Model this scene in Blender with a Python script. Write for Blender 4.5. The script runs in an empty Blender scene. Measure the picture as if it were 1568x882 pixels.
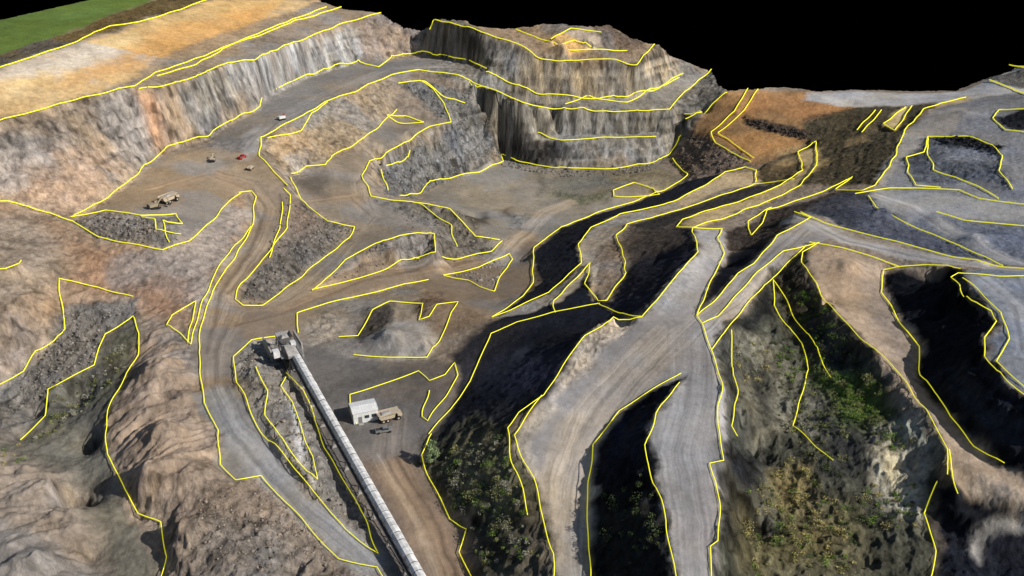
import bpy, math, numpy as np, random
from mathutils import Vector, Matrix
random.seed(7); rng=np.random.RandomState(7)
CH=140.0; PITCH=math.radians(27); FP=1358.0
sp,cp=math.sin(PITCH),math.cos(PITCH)
scene=bpy.context.scene
# ---------------------------------------------------------------- camera + survey helper
cam_d=bpy.data.cameras.new("camera"); cam=bpy.data.objects.new("camera",cam_d)
scene.collection.objects.link(cam); cam.location=(0,0,CH)
cam.rotation_euler=(math.pi/2-PITCH,0,0)
cam_d.sensor_width=36; cam_d.lens=FP/1568*36; cam_d.clip_end=6000; cam_d.clip_start=1
scene.camera=cam
def ray(u,v):
    s=(441-v)/FP
    return (u-784)/FP, cp+s*sp, -sp+s*cp
def P(u,v,z):
    dx,dy,dz=ray(u,v); t=(CH-z)/(-dz)
    return (dx*t,dy*t,z)
def fillz(pts):
    out=[list(p)+[None]*(3-len(p)) for p in pts]
    ks=[i for i,p in enumerate(out) if p[2] is not None]
    L=[0]
    for a,b in zip(out[:-1],out[1:]): L.append(L[-1]+math.hypot(a[0]-b[0],a[1]-b[1]))
    for i,p in enumerate(out):
        if p[2] is None:
            p[2]=float(np.interp(L[i],[L[k] for k in ks],[out[k][2] for k in ks]))
    return out
LINES=[]; 
def L(pts,y=True): LINES.append((fillz(pts),y))
# ---- upper left field, plateau and main wall
L([(-160,150,55),(0,105,55),(60,85),(110,68),(170,42),(215,35,55),(262,20),(330,-4,56),(380,-20,56)])
L([(-160,235,45),(-80,210,45),(0,188,45),(75,166),(160,145,44),(207,133),(240,112,45),(300,92),(400,50,45),(500,12,46)])
L([(240,118,44.5),(300,100),(360,70,44),(450,35),(522,12,45)])
L([(213,138,43.5),(240,133),(300,118,43),(350,98,42),(390,92,41),(430,75,40.5),(530,35,41),(583,20,43)])
L([(112,335,17),(150,315,16.5),(185,290),(225,255,17),(260,230,18),(320,212,18),(350,192),(398,168,20),(405,152,21),(470,120,21.5),(520,103,22),(550,97),(580,104,20.5),(600,90,21),(640,82,22),(680,90),(720,98,21),(745,110,19)])
L([(440,285,11),(420,262),(398,240,15),(400,215),(412,205,17),(440,190),(465,178),(497,157,20),(545,140),(600,115,21),(640,107,21),(690,115,19),(720,122),(760,135,15),(800,155,9),(850,165,4),(950,168,2),(1025,168,1),(1050,140,4),(1088,110,8)])
L([(410,212,17),(462,205,14),(480,175,18),(500,157,20)])
# far wall
L([(658,45,37),(665,28,43),(715,40,42),(745,52,38.5),(790,68,34),(820,85,29),(860,93,26),(930,92,25.5),(975,97,24),(990,80,27),(1003,68,29)])
L([(745,112,19),(790,131,13),(830,148,7),(890,154,5),(960,150,5),(1000,140,6),(1020,128,7),(1045,113,9)])
L([(750,160,3),(765,180),(785,200,-10),(860,216,-12),(940,212,-12),(1005,208,-11)])
L([(800,192,-9),(860,207,-11),(940,205,-11),(1005,200,-10)],False)
L([(765,240,-24),(790,250,-25),(850,260,-25),(940,260,-25),(1005,250,-24),(1025,240,-22),(1040,215,-17),(1060,200,-12),(1090,160,2),(1115,140,9)])
L([(790,46,36),(830,62,33),(870,80,29),(920,75,30),(960,80,27)])
L([(845,60,35),(875,45,38),(920,50,37)]); L([(855,72,31.5),(880,62,34),(905,75,30)])
L([(865,160,4.5),(900,152,5),(960,158,3.5),(1010,135,6),(1040,118,8.5)])
L([(1050,180,-3),(1075,170,0),(1050,172,-2)])
# rubble slope and pit
L([(610,128,18),(640,125,18),(665,140,13),(680,160,8),(690,188,3),(660,195),(640,205,1),(600,230,0),(565,248,0),(555,270,0),(570,302,-1),(600,308,-2),(650,312,-3),(690,322,-5),(712,345,-8),(728,362),(765,370,-13)])
L([(610,128,18),(650,128,16.5),(680,150,10),(712,158,7)])
L([(447,272,4),(470,258,5),(500,254),(507,240,5),(560,213),(600,178,7),(607,170,8)])
L([(594,182,6),(620,178,6),(650,188,4),(612,192,3),(594,182,6)])
L([(597,302,-11),(582,262,-8),(600,258),(625,245,-8),(630,230,-6)])
L([(597,305,-12),(640,300,-20),(660,282),(700,272,-22),(735,265),(770,248,-24),(765,238,-24)])
L([(720,140,10),(740,165,3),(755,195,-6),(765,225,-18)],False)
L([(718,131,14),(745,136,13)])
L([(640,312,-4),(655,325,-6),(690,345,-8),(700,380,-10)])
# mounds beside the haul road
L([(478,445,-1),(530,400,-1),(575,375,0),(640,355,0),(665,357,-1),(668,385,-3),(635,398,-6),(540,430,-4),(478,447,-2)])
L([(635,402,-9),(700,398,-11),(752,388,-14),(768,370,-13)])
L([(455,510,0),(455,480,0),(500,467,-2),(560,452),(620,436,-8),(655,430,-9)])
L([(680,425,-11),(735,410,-12),(780,390,-15),(785,398,-15),(765,425,-12),(758,448,-10),(735,440,-10),(715,430),(680,425,-11)])
L([(447,275,5),(460,308,4),(500,340,1),(543,348,-1),(535,365,-1),(480,410,-1),(430,450,0),(400,470,1),(370,470,2),(358,460,3),(370,435,3.5),(400,400,4.5),(415,385,5),(440,350,7),(445,300,9),(435,290,10)])
L([(432,310,9),(428,350,8),(412,395,5)])
# haul road left edge, platform
L([(365,296,12),(385,293,12),(392,302,11),(388,345,8),(370,380,7),(345,420,6),(325,450,5),(308,500,5),(303,540,5),(312,620,4),(335,660,4),(335,715,2),(360,738,2),(400,733,1),(450,785,0),(520,858,-1),(580,872,-1),(590,892,-1)])
L([(-120,300,28),(0,310,26),(45,322,21),(80,330),(112,340,17),(150,365,15),(200,375),(250,384,14),(290,372),(325,340,13),(350,310),(368,296,12)])
L([(110,335,17),(160,322,18.5),(215,330,18),(235,338,18.5),(240,355,17),(280,362,15)])
L([(215,330,18),(270,330,15),(278,345,15),(248,345,16),(262,375,14.5)])
L([(385,350,7.5),(345,395,8),(310,460,6.5),(292,528,5.5),(278,512,6),(255,500,6),(262,482,7),(300,462,7),(288,525,5.5)])
L([(205,457,8),(150,442,10),(90,425,14),(95,470,9),(98,505,5),(60,545,2),(40,575,0),(0,595,-1),(-80,610,0)])
L([(-60,415,22),(10,413,20),(30,405,20),(32,396,21)])
L([(30,678,-4),(72,640,-3),(75,600,-1),(145,562,2),(160,512,5),(203,487,6),(213,510,6),(212,550,3),(175,610,2),(162,650,1),(165,700,0),(190,745,0),(210,790,-1),(245,800,0),(258,855,-1),(248,895,-2)])
# island by conveyor
L([(430,515,2),(385,522,3),(358,548,4),(362,590,5),(385,630,5),(410,680,3),(470,745,1),(530,810,0),(582,848,-1),(545,770,-1),(500,690,0),(465,600,1),(440,575,1.5)])
L([(392,565,6.5),(410,600,6),(408,640,5),(425,672),(440,690,4),(470,722),(487,738,2.5),(480,700,3),(445,620,4),(430,590,4.5),(438,578,4)])
# stockpile hollow + fence line
L([(540,545,-1),(600,552,-2),(655,550,-2),(672,525),(690,480,-3),(702,465,-3),(668,468),(655,485,-2),(640,492),(648,468,-3),(600,463,-2),(570,478),(548,515),(520,517)])
L([(547,650,0),(537,630,0),(537,605,0),(575,592,0),(640,570,0),(655,585),(680,575),(697,557,0),(700,575),(680,610),(655,647),(648,640),(655,600,0)])
# right hill : toe, slopes and roads
L([(655,668,0),(690,630),(720,585,-1),(750,512,-1),(790,495),(845,480,2),(890,472),(918,466,4)])
L([(755,488,-4),(800,455,-6),(815,435,-9),(818,380,-14),(860,350,-20),(930,322,-23),(1000,302,-23),(1040,280,-21),(1052,270,-20),(1030,245,-22)])
L([(755,488,-4),(840,450,-2),(890,405,-2),(885,375,-4),(905,350,-7),(950,330,-10),(1030,310,-12),(1080,285,-12),(1110,264,-12),(1140,258,-11),(1157,262,-10),(1157,280,-9)])
L([(850,480,2),(848,462,1),(905,404,0),(897,435,2),(915,462,4),(930,462,4),(958,420,3),(952,385,0),(945,362,-2),(960,345,-4),(1040,322,-8),(1110,300,-9),(1157,284,-9),(1190,280,-7),(1215,280,-5)])
L([(1035,350,4),(1045,338),(1070,328,1),(1130,310,-2),(1195,285,-3),(1230,262,-3),(1222,235,-4),(1250,222,-3),(1250,255,-1),(1225,285,0),(1170,312,1),(1110,335,4),(1060,350,8),(1035,350,5)])
L([(1180,320,3.5),(1145,342,6),(1150,362,8),(1160,355),(1175,325,4),(1215,310,3),(1260,295,3),(1305,272,3),(1280,292,5),(1320,294,8),(1340,285,9),(1370,240,9),(1385,200,10),(1415,170,12),(1440,160,13),(1480,150,15)])
L([(985,485,18),(1000,465,18),(1030,430,17),(1050,405),(1068,385,16),(1060,352,9),(1105,352,9),(1098,365),(1108,390,12),(1085,440,15),(1065,485,17)])
L([(915,468,4),(950,482,10),(985,485,18),(940,488,17),(895,515,16),(888,525),(865,560,15),(835,605,14),(795,635,12),(775,660,11),(785,710,10),(800,760,9),(807,790,8)])
L([(832,605,14),(785,670,11),(815,735,9),(835,800,8),(850,850,7),(846,900,7)])
L([(660,668,0),(645,700,-1),(660,735),(690,795,-2),(714,815),(702,850),(722,900,-3)])
L([(1040,573,17),(1000,597,15),(950,630,12),(910,685,9),(903,740,8),(902,900,6)])
L([(1040,590,18.5),(1005,635,19),(988,680,19),(1000,740,19),(1020,800,18),(1037,900,17)])
L([(1065,485,17),(1075,497,17.5),(1085,525),(1105,590,18.5),(1100,650),(1110,708,18),(1087,712,18),(1098,740),(1099,830,17),(1088,838),(1090,900,16)])
L([(1065,485,17),(1105,450,17),(1130,420),(1155,405,17),(1190,362,17),(1225,342,17),(1240,335,16),(1215,326,15)])
L([(1075,497,17),(1100,485,17),(1140,440),(1160,418,17),(1200,385,18),(1255,373,19)])
L([(1090,540,16.5),(1112,512,16),(1128,490),(1150,460,15),(1183,428,14),(1235,378,18)])
L([(1120,515,14),(1122,560),(1128,620,12),(1120,660,11),(1135,685,9)])
L([(1183,430,14),(1185,470,12),(1225,530,8),(1238,570),(1220,620,5),(1210,660,4),(1275,708,6)])
L([(1183,430,14),(1225,500,10),(1255,550,9),(1272,577,9)])
L([(1255,373,19),(1230,385,19),(1230,400,19),(1250,440,18),(1300,500,17),(1345,545,16),(1385,585,15),(1420,635,14),(1450,690,12),(1453,728,11)])
L([(1453,690,12),(1465,760,10)])
L([(1435,745,6),(1415,790,4),(1428,850,2),(1422,900,2)])
L([(1470,412,22),(1420,408,20),(1378,412,18),(1352,418,16),(1350,450,15),(1380,500,14),(1405,535,13),(1408,580,12.5),(1450,645,12),(1490,690),(1533,720,11)])
L([(1620,425,26),(1530,425),(1470,418,25),(1458,425),(1478,460,25),(1520,478),(1527,495,25),(1505,520),(1505,550,24),(1540,590),(1620,650,23)])
L([(1475,428,25.4),(1535,480,25.4),(1545,520),(1525,555),(1600,625,24)])
L([(1225,325,16),(1260,342,17),(1300,355,17),(1380,373,18),(1450,392,19),(1520,410,20),(1620,418,24)])
L([(1240,372,19),(1290,380,19.5),(1375,409,18.5)])
L([(1310,298,9),(1360,290),(1400,290,10),(1470,292),(1500,305,13),(1620,322,16)])
L([(1330,300,10),(1340,318),(1400,350,11),(1470,378,15),(1535,412,19)])
L([(1435,328,13),(1480,340),(1620,352,17)])
L([(1420,210,12),(1415,235,10),(1388,242,10),(1390,265,10),(1400,285,10),(1440,290)])
L([(1420,210,12),(1480,212,14),(1520,225,15),(1535,240,15),(1530,262,15),(1548,290,15)])
L([(1420,212,11),(1420,240,10),(1430,262,10),(1480,280,11),(1530,305,13)])
L([(1515,123,16),(1568,145,20),(1620,160,22)]); L([(1620,165,23),(1530,170,17),(1520,182,16),(1540,200,17),(1620,210,20)])
L([(1545,100,19),(1620,110,22)])
L([(1145,137,9.5),(1125,170,2),(1088,205,-8),(1095,220,-9),(1150,250,-10)])
L([(1160,137,10),(1140,170,2),(1100,205,-7),(1155,243,-9)])
L([(1385,165,10),(1352,190,8),(1370,200,8),(1395,165,10)]); L([(1350,170,9),(1320,203,6)]); L([(1340,170,9),(1312,200,5.5)])
L([(940,292,-20),(970,280,-19),(1000,288,-19),(1010,300,-21.5),(940,303,-21.5),(940,292,-20)])
# control only
SKY=[(-80,48,58),(0,30,58),(140,-1,58),(200,-12,57),(330,-35,54),(460,-20,47),(495,4,46),(522,13,45),(560,17,44),(580,20,43),(620,42,36),(645,48,33),(655,40,38),(665,28,43),(690,30,43),(717,33,42),(722,40,40),(760,43,38),(790,42,37),(815,40,38),(830,36,39),(860,38,39),(900,42,38),(932,38,37),(960,55,33),(990,66,30),(1010,68,28),(1025,85,19),(1040,90,16),(1065,100,12),(1090,108,9),(1100,130,9),(1115,138,9),(1160,136,10),(1200,133,10),(1250,140,9),(1300,138,9),(1400,140,9),(1460,140,10),(1500,125,13),(1568,103,18),(1700,70,24)]
L(SKY,False)
SPOTS=[(540,280,2),(500,300,2),(560,330,-1),(620,200,4),(720,300,-23),(780,290,-25),(850,300,-25),(900,275,-25),(730,335,-20),(790,330,-21),(960,272,-24),
(700,200,-3),(740,215,-13),(680,240,-12),(420,470,1),(700,412,-12),(800,350,-20),(800,400,-16),(760,460,-7),(560,425,-5),
(250,290,15),(300,270,15),(350,250,15.5),(390,210,18),(200,440,10),(200,482,6.5),(100,420,14),(0,480,14),(-60,480,18),(30,450,16),(-60,380,24),
(120,620,-5),(150,700,-7),(120,800,-9),(60,640,-6),(240,560,9),(250,650,9),(235,715,8),(290,720,7),(290,800,7),(350,840,5),(400,800,3),(60,740,4),(100,785,3),(40,850,6),(150,870,-3),(0,650,-2),(-80,700,4),
(600,505,4),(640,515,2),(600,380,1),(560,560,-.5),(540,660,0),(600,700,0),(640,800,-1),(700,890,-2),(500,600,0),(540,800,-1),
(1110,415,9),(1120,385,8),(1150,380,10),(1160,600,5),(1160,700,3),(1200,760,2),(1150,830,0),(1250,820,3),(1280,560,9),(1320,620,8),(1250,480,12),(1380,720,6),(1350,690,9),(1350,760,3),(1340,830,2),
(1450,500,14),(1430,440,15),(1300,400,21),(1450,820,3),(1500,850,4),(1580,850,5),(1500,720,12),(1568,760,12),(1350,322,15),(1440,330,14),(1500,360,18),(1300,310,11),
(1200,190,0),(1250,215,0),(1300,250,3),(1350,200,6),(1300,160,7),(1480,170,17),(1500,400,21),(1000,400,5),(950,520,9),(800,540,3),
(300,980,3),(800,980,5),(1060,980,15),(1150,980,-2),(1400,980,2),(650,980,-3),(100,980,-4),(980,980,7),(-250,400,30),(-250,700,8),(1800,300,18),(1800,500,25),(1800,800,12),(860,68,34),(900,60,35)]
# ---------------------------------------------------------------- membrane solve of elevations (world grid)
X0,Y0,W,Hh=-450.,50.,900,620
cx=[];cy=[];cz=[]
for pts,_ in LINES:
    w=[P(*p) for p in pts]
    for a,b in zip(w[:-1],w[1:]):
        n=max(2,int(math.dist(a,b)/0.5))
        for i in range(n+1):
            f=i/n; cx.append(a[0]+(b[0]-a[0])*f);cy.append(a[1]+(b[1]-a[1])*f);cz.append(a[2]+(b[2]-a[2])*f)
for s in SPOTS:
    x,y,z=P(*s)
    for k in range(24):
        a=k*2.4; r=0.5*math.sqrt(k); cx.append(x+r*math.cos(a));cy.append(y+r*math.sin(a));cz.append(z)
cx=np.array(cx);cy=np.array(cy);cz=np.array(cz)
Hm=None
for cell,its in ((16,400),(8,200),(4,120),(2,80),(1,50)):
    nx=int(W/cell)+1; ny=int(Hh/cell)+1
    ix=np.round((cx-X0)/cell).astype(int); iy=np.round((cy-Y0)/cell).astype(int)
    ok=(ix>=0)&(iy>=0)&(ix<nx)&(iy<ny)
    S=np.zeros((ny,nx));C=np.zeros((ny,nx)); np.add.at(S,(iy[ok],ix[ok]),cz[ok]); np.add.at(C,(iy[ok],ix[ok]),1)
    m=C>0; S[m]/=C[m]
    if Hm is None: Hm=np.full((ny,nx),cz.mean())
    else:
        gy=np.linspace(0,Hm.shape[0]-1,ny);gx=np.linspace(0,Hm.shape[1]-1,nx)
        y0=np.minimum(gy.astype(int),Hm.shape[0]-2);x0=np.minimum(gx.astype(int),Hm.shape[1]-2);fy=(gy-y0)[:,None];fx=(gx-x0)[None]
        Hm=(Hm[y0][:,x0]*(1-fy)*(1-fx)+Hm[y0+1][:,x0]*fy*(1-fx)+Hm[y0][:,x0+1]*(1-fy)*fx+Hm[y0+1][:,x0+1]*fy*fx)
    Hm[m]=S[m]
    for _ in range(its):
        p=np.pad(Hm,1,mode='edge'); Hm=(p[:-2,1:-1]+p[2:,1:-1]+p[1:-1,:-2]+p[1:-1,2:])*.25; Hm[m]=S[m]
p=np.pad(Hm,1,mode='edge'); Hm=Hm*.5+.125*(p[:-2,1:-1]+p[2:,1:-1]+p[1:-1,:-2]+p[1:-1,2:])
def hs(A,x,y):
    gx=np.clip(np.asarray(x)-X0,0,W-1.001);gy=np.clip(np.asarray(y)-Y0,0,Hh-1.001)
    i=gx.astype(int);j=gy.astype(int);fx=gx-i;fy=gy-j
    return A[j,i]*(1-fx)*(1-fy)+A[j,i+1]*fx*(1-fy)+A[j+1,i]*(1-fx)*fy+A[j+1,i+1]*fx*fy
Gy,Gx=np.gradient(Hm); SL=np.hypot(Gx,Gy)
TT=np.arange(110,800,.5)
def hit(u,v):
    dx,dy,dz=ray(u,v); x=dx*TT;y=dy*TT;z=CH+dz*TT
    b=np.nonzero(z<=hs(Hm,x,y))[0]; i=b[0] if len(b) else int(np.argmin(abs(y-560)))
    return float(x[i]),float(y[i])
# ---------------------------------------------------------------- noise
TAB=rng.rand(16,256,256)
def vn(x,y,seed=0):
    T=TAB[seed%16]; xi=np.floor(x).astype(int);yi=np.floor(y).astype(int);fx=x-xi;fy=y-yi
    fx=fx*fx*(3-2*fx);fy=fy*fy*(3-2*fy);a=xi&255;b=yi&255;a1=(a+1)&255;b1=(b+1)&255
    return T[b,a]*(1-fx)*(1-fy)+T[b,a1]*fx*(1-fy)+T[b1,a]*(1-fx)*fy+T[b1,a1]*fx*fy
def fbm(x,y,sc,o=4,seed=0,ridge=False):
    s=0;a=1;t=0
    for k in range(o):
        c,d=math.cos(k*1.1+.4),math.sin(k*1.1+.4); q=2.03**k/sc
        n=vn((x*c-y*d)*q+17.3*k,(x*d+y*c)*q+9.1*k,seed+k)
        if ridge: n=1-abs(2*n-1)
        s=s+n*a;t+=a;a*=.5
    return s/t
# ---------------------------------------------------------------- terrain vertex grid
rows=[88.0]
while rows[-1]<660: rows.append(rows[-1]+0.36+ (rows[-1]-88)/570*0.5)
rows=np.array(rows); NC=1200; xi=np.linspace(-.64,.64,NC)
Y=np.repeat(rows[:,None],NC,1); X=xi[None]*(Y+60); NR=len(rows)
X=X.ravel();Y=Y.ravel()
Z=hs(Hm,X,Y); slope=hs(SL,X,Y)
def lin(c): 
    c=c/255.; return c/12.92 if c<.04045 else ((c+.055)/1.055)**2.4
def C(r,g,b,k=.92): return np.array([lin(r),lin(g),lin(b)])*k
COL=np.tile(C(146,130,112),(len(X),1)); RO=np.full(len(X),.4); FO=np.zeros(len(X))
wx=X+7*(fbm(X,Y,22,4,3)-.5)+3*(fbm(X,Y,4,3,5)-.5); wy=Y+7*(fbm(X,Y,22,4,8)-.5)+3*(fbm(X,Y,4,3,10)-.5)
def paint(poly,col,rough=None,soft=2.0,alpha=1.0,warp=True,fold=None):
    A=np.array([hit(*q) for q in poly]);lo=A.min(0)-12;hi=A.max(0)+12
    idx=np.nonzero((X>lo[0])&(X<hi[0])&(Y>lo[1])&(Y<hi[1]))[0]
    if not len(idx): return
    x=wx[idx] if warp else X[idx]; y=wy[idx] if warp else Y[idx]
    ins=np.zeros(len(idx),bool);d=np.full(len(idx),1e9)
    for i in range(len(A)):
        x1,y1=A[i-1];x2,y2=A[i]
        if abs(y2-y1)>1e-9: ins^=((y1>y)!=(y2>y))&(x<(x2-x1)*(y-y1)/(y2-y1)+x1)
        ex,ey=x2-x1,y2-y1;t=np.clip(((x-x1)*ex+(y-y1)*ey)/(ex*ex+ey*ey+1e-9),0,1)
        d=np.minimum(d,(x-x1-t*ex)**2+(y-y1-t*ey)**2)
    sd=np.where(ins,1,-1)*np.sqrt(d); m=np.clip(sd/(2*soft)+.5,0,1)*alpha
    if col is not None: COL[idx]=COL[idx]*(1-m[:,None])+col*m[:,None]
    if rough is not None: RO[idx]=RO[idx]*(1-m)+rough*m
    if fold is not None: FO[idx]=FO[idx]*(1-m)+fold*m
def band(line,width,col,alpha=.8,rough=.08,soft=1.5,streak=.55):
    A=np.array([hit(*q) for q in line]);lo=A.min(0)-width-5;hi=A.max(0)+width+5
    idx=np.nonzero((X>lo[0])&(X<hi[0])&(Y>lo[1])&(Y<hi[1]))[0]
    x=X[idx]*.7+wx[idx]*.3;y=Y[idx]*.7+wy[idx]*.3;d=np.full(len(idx),1e9);sg=np.zeros(len(idx));al=np.zeros(len(idx));acc=0
    for i in range(1,len(A)):
        x1,y1=A[i-1];x2,y2=A[i];ex,ey=x2-x1,y2-y1;l=math.hypot(ex,ey)+1e-6
        t=np.clip(((x-x1)*ex+(y-y1)*ey)/(l*l),0,1);dd=np.hypot(x-x1-t*ex,y-y1-t*ey)
        b=dd<d;d=np.where(b,dd,d);sg=np.where(b,((x-x1)*ey-(y-y1)*ex)/l,sg);al=np.where(b,acc+t*l,al);acc+=l
    m=np.clip((width/2-d)/(2*soft)+.5,0,1)*alpha
    s=1+streak*(vn(sg*1.3+50,al*.03,2)+vn(sg*3+50,al*.05,4)-1)
    COL[idx]=COL[idx]*(1-m[:,None])+(col*s[:,None])*m[:,None]
    RO[idx]=RO[idx]*(1-m)+rough*m
# left / upper
paint([(-150,-60),(330,-60),(225,5),(100,52),(0,85),(-150,135)],C(98,118,58),.1)
paint([(-150,125),(0,85),(100,52),(225,5),(300,-20),(335,-6),(262,18),(215,32),(110,66),(0,103),(-150,150)],C(104,88,58),.6)
paint([(-150,140),(0,106),(110,69),(215,37),(330,0),(490,2),(400,45),(300,85),(235,112),(160,140),(0,180),(-150,230)],C(206,172,118),.25)
paint([(200,60),(300,30),(420,5),(400,40),(280,85),(200,110),(100,130),(90,115)],C(208,154,90),.2,5,.6)
paint([(0,120),(80,95),(200,50),(220,60),(120,110),(0,150)],C(232,204,150),.2,5,.6)
paint([(215,110),(240,90),(400,30),(520,5),(585,20),(520,42),(390,92),(300,118),(215,137)],C(150,132,110),.3,1.5,.8)
paint([(-150,235),(0,188),(160,145),(213,135),(300,115),(390,90),(405,150),(320,212),(260,230),(150,315),(110,335),(0,308),(-150,300)],C(158,138,116),.8)
paint([(0,250),(90,235),(150,240),(170,290),(110,330),(0,300)],C(180,148,118),.8,6,.7)
paint([(0,195),(150,150),(200,150),(180,200),(60,230),(0,240)],C(132,120,106),.8,4,.7)
paint([(215,160),(240,150),(258,215),(240,235)],C(192,138,92),.8,3,.7)
paint([(270,125),(390,95),(530,40),(583,22),(640,50),(640,80),(550,97),(470,118),(405,150),(320,210),(290,190)],C(138,133,127),.8)
for a in range(0,300,24): paint([(300+a,118-a*.3),(310+a,115-a*.3),(318+a,165-a*.28),(312+a,168-a*.28)],C(184,184,180),.8,1.5,.45)
paint([(540,30),(600,30),(650,50),(640,80),(560,92)],C(146,122,98),.8,4,.7)
paint([(320,214),(400,168),(470,120),(550,98),(600,92),(680,90),(745,112),(700,115),(640,107),(545,138),(497,156),(412,204),(398,238)],C(132,123,112),.15)
paint([(150,315),(225,256),(300,225),(398,238),(440,285),(430,320),(392,300),(368,296),(325,338),(285,345),(270,330),(215,330)],C(148,128,102),.1)
paint([(280,240),(330,230),(360,260),(300,275)],C(164,146,120),.1,5,.6)
paint([(370,210),(410,190),(400,235),(372,245)],C(168,167,165),.1,2,.55)
paint([(112,338),(160,322),(235,336),(270,335),(275,372),(250,383),(150,364)],C(124,115,104),1.0)
paint([(410,212),(462,200),(500,157),(600,118),(606,165),(560,212),(505,240),(470,257),(445,272),(400,236)],C(164,144,116),.8)
paint([(420,215),(460,205),(480,230),(450,260),(425,245)],C(190,158,118),.8,4,.7)
paint([(500,160),(600,122),(605,160),(550,190)],C(144,132,118),.8,5,.7)
# middle floor
paint([(450,280),(505,256),(560,215),(605,178),(690,188),(600,230),(562,250),(556,275),(572,303),(700,320),(660,352),(575,373),(480,440),(440,452),(540,372),(543,346),(500,335),(460,305)],C(136,123,106),.12)
paint([(452,275),(490,264),(505,280),(490,305),(465,298)],C(84,77,70),.2,3,.7)
paint([(560,230),(600,200),(640,200),(600,228),(562,248)],C(120,114,106),.2,3,.6)
paint([(570,305),(600,310),(700,325),(720,350),(765,372),(760,388),(636,400),(668,384),(665,356)],C(120,112,100),.9)
paint([(480,443),(575,376),(640,356),(666,360),(668,384),(540,428)],C(134,121,106),1.0)
paint([(610,128),(660,128),(740,136),(752,160),(745,190),(690,188),(660,150)],C(120,117,112),1.2)
paint([(620,135),(660,135),(720,140),(755,190),(768,245),(700,271),(640,299),(598,303),(582,262),(630,232),(690,190)],C(112,110,107),1.3)
paint([(640,300),(700,273),(770,249),(850,260),(1005,252),(1050,272),(930,320),(860,348),(818,378),(790,440),(770,385),(715,345),(690,322)],C(136,127,112),.12)
paint([(690,290),(790,275),(850,290),(820,330),(740,320)],C(150,138,120),.1,5,.6)
paint([(708,330),(742,325),(750,346),(726,352)],C(64,57,47),.05,2,.85)
paint([(762,320),(782,316),(780,330),(766,330)],C(84,72,56),.05,2,.8)
paint([(780,330),(800,325),(805,350),(785,358)],C(118,116,112),.8,2,.8)
paint([(840,290),(900,300),(935,290),(930,305),(870,315)],C(92,94,66),.6,3,.7)
paint([(820,262),(832,262),(836,300),(826,302)],C(84,78,66),.3,2,.6)
paint([(830,275),(930,268),(960,280),(880,292)],C(112,112,100),.4,4,.6)
paint([(930,262),(1010,256),(1050,280),(1000,295),(940,285)],C(144,128,92),.5,3,.7)
paint([(435,292),(460,310),(500,340),(540,350),(535,365),(480,410),(400,470),(365,470),(370,435),(412,388),(440,345)],C(116,109,101),1.2)
paint([(434,295),(460,312),(490,345),(430,380)],C(134,111,92),.9,4,.7)
paint([(455,480),(500,468),(655,432),(740,440),(750,490),(660,545),(540,548),(480,550),(455,515)],C(140,126,108),.25)
paint([(660,440),(740,440),(755,490),(700,510),(650,500)],C(122,100,78),.3,3,.7)
paint([(680,425),(735,410),(785,392),(765,425),(758,448),(735,440)],C(128,121,112),.9)
# far wall
paint([(660,30),(745,52),(820,85),(975,97),(1005,70),(1045,90),(1100,110),(1112,140),(1060,200),(1025,240),(1005,250),(850,260),(765,240),(750,160),(640,107),(680,90),(640,82)],C(130,125,117),1.0)
paint([(660,30),(745,54),(745,112),(690,92),(650,80)],C(116,109,100),.9)
paint([(800,80),(860,95),(970,98),(1000,75),(1040,95),(1020,128),(960,150),(840,150),(790,130)],C(146,132,110),1.0,3,.9)
for u in (800,822,850,880,905,930,955,985,1010): paint([(u,95),(u+9,96),(u+13,148),(u+5,150)],C(186,164,128),.9,1.2,.55)
for u in (770,802,835,860,885,915,940,975): paint([(u,172),(u+8,172),(u+11,205),(u+3,205)],C(164,160,154),.9,1.2,.5)
for u in (812,838,868,892,925,948,970): paint([(u,95),(u+7,96),(u+9,148),(u+3,150)],C(92,84,76),1.1,1.2,.5)
for u in (880,920,960,990): paint([(u,215),(u+10,215),(u+12,250),(u+3,252)],C(156,152,145),.9,1.2,.5)
paint([(765,200),(800,205),(860,218),(850,256),(790,248)],C(60,57,56),1.1,2,.8)
# berms between the benches
paint([(745,114),(790,132),(830,150),(890,156),(960,152),(1045,115),(1085,112),(1050,140),(1025,166),(950,166),(850,163),(800,154),(760,134)],C(140,134,124),.35,1,.9)
paint([(785,197),(860,208),(940,206),(1005,201),(1005,207),(940,211),(860,215),(785,203)],C(146,142,134),.35,1,.9)
paint([(670,28),(740,50),(830,84),(975,95),(1000,72),(935,38),(860,36),(790,42)],C(150,128,102),.6)
paint([(820,60),(850,50),(870,85),(845,85)],C(190,160,116),.4,2,.8)
paint([(840,58),(900,45),(925,70),(870,85)],C(206,166,102),.4,2,.9)
paint([(900,40),(960,50),(990,75),(930,72)],C(104,90,80),1.0,3,.8)
paint([(840,36),(900,40),(860,52),(830,48)],C(136,126,116),.8,2,.8)
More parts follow.
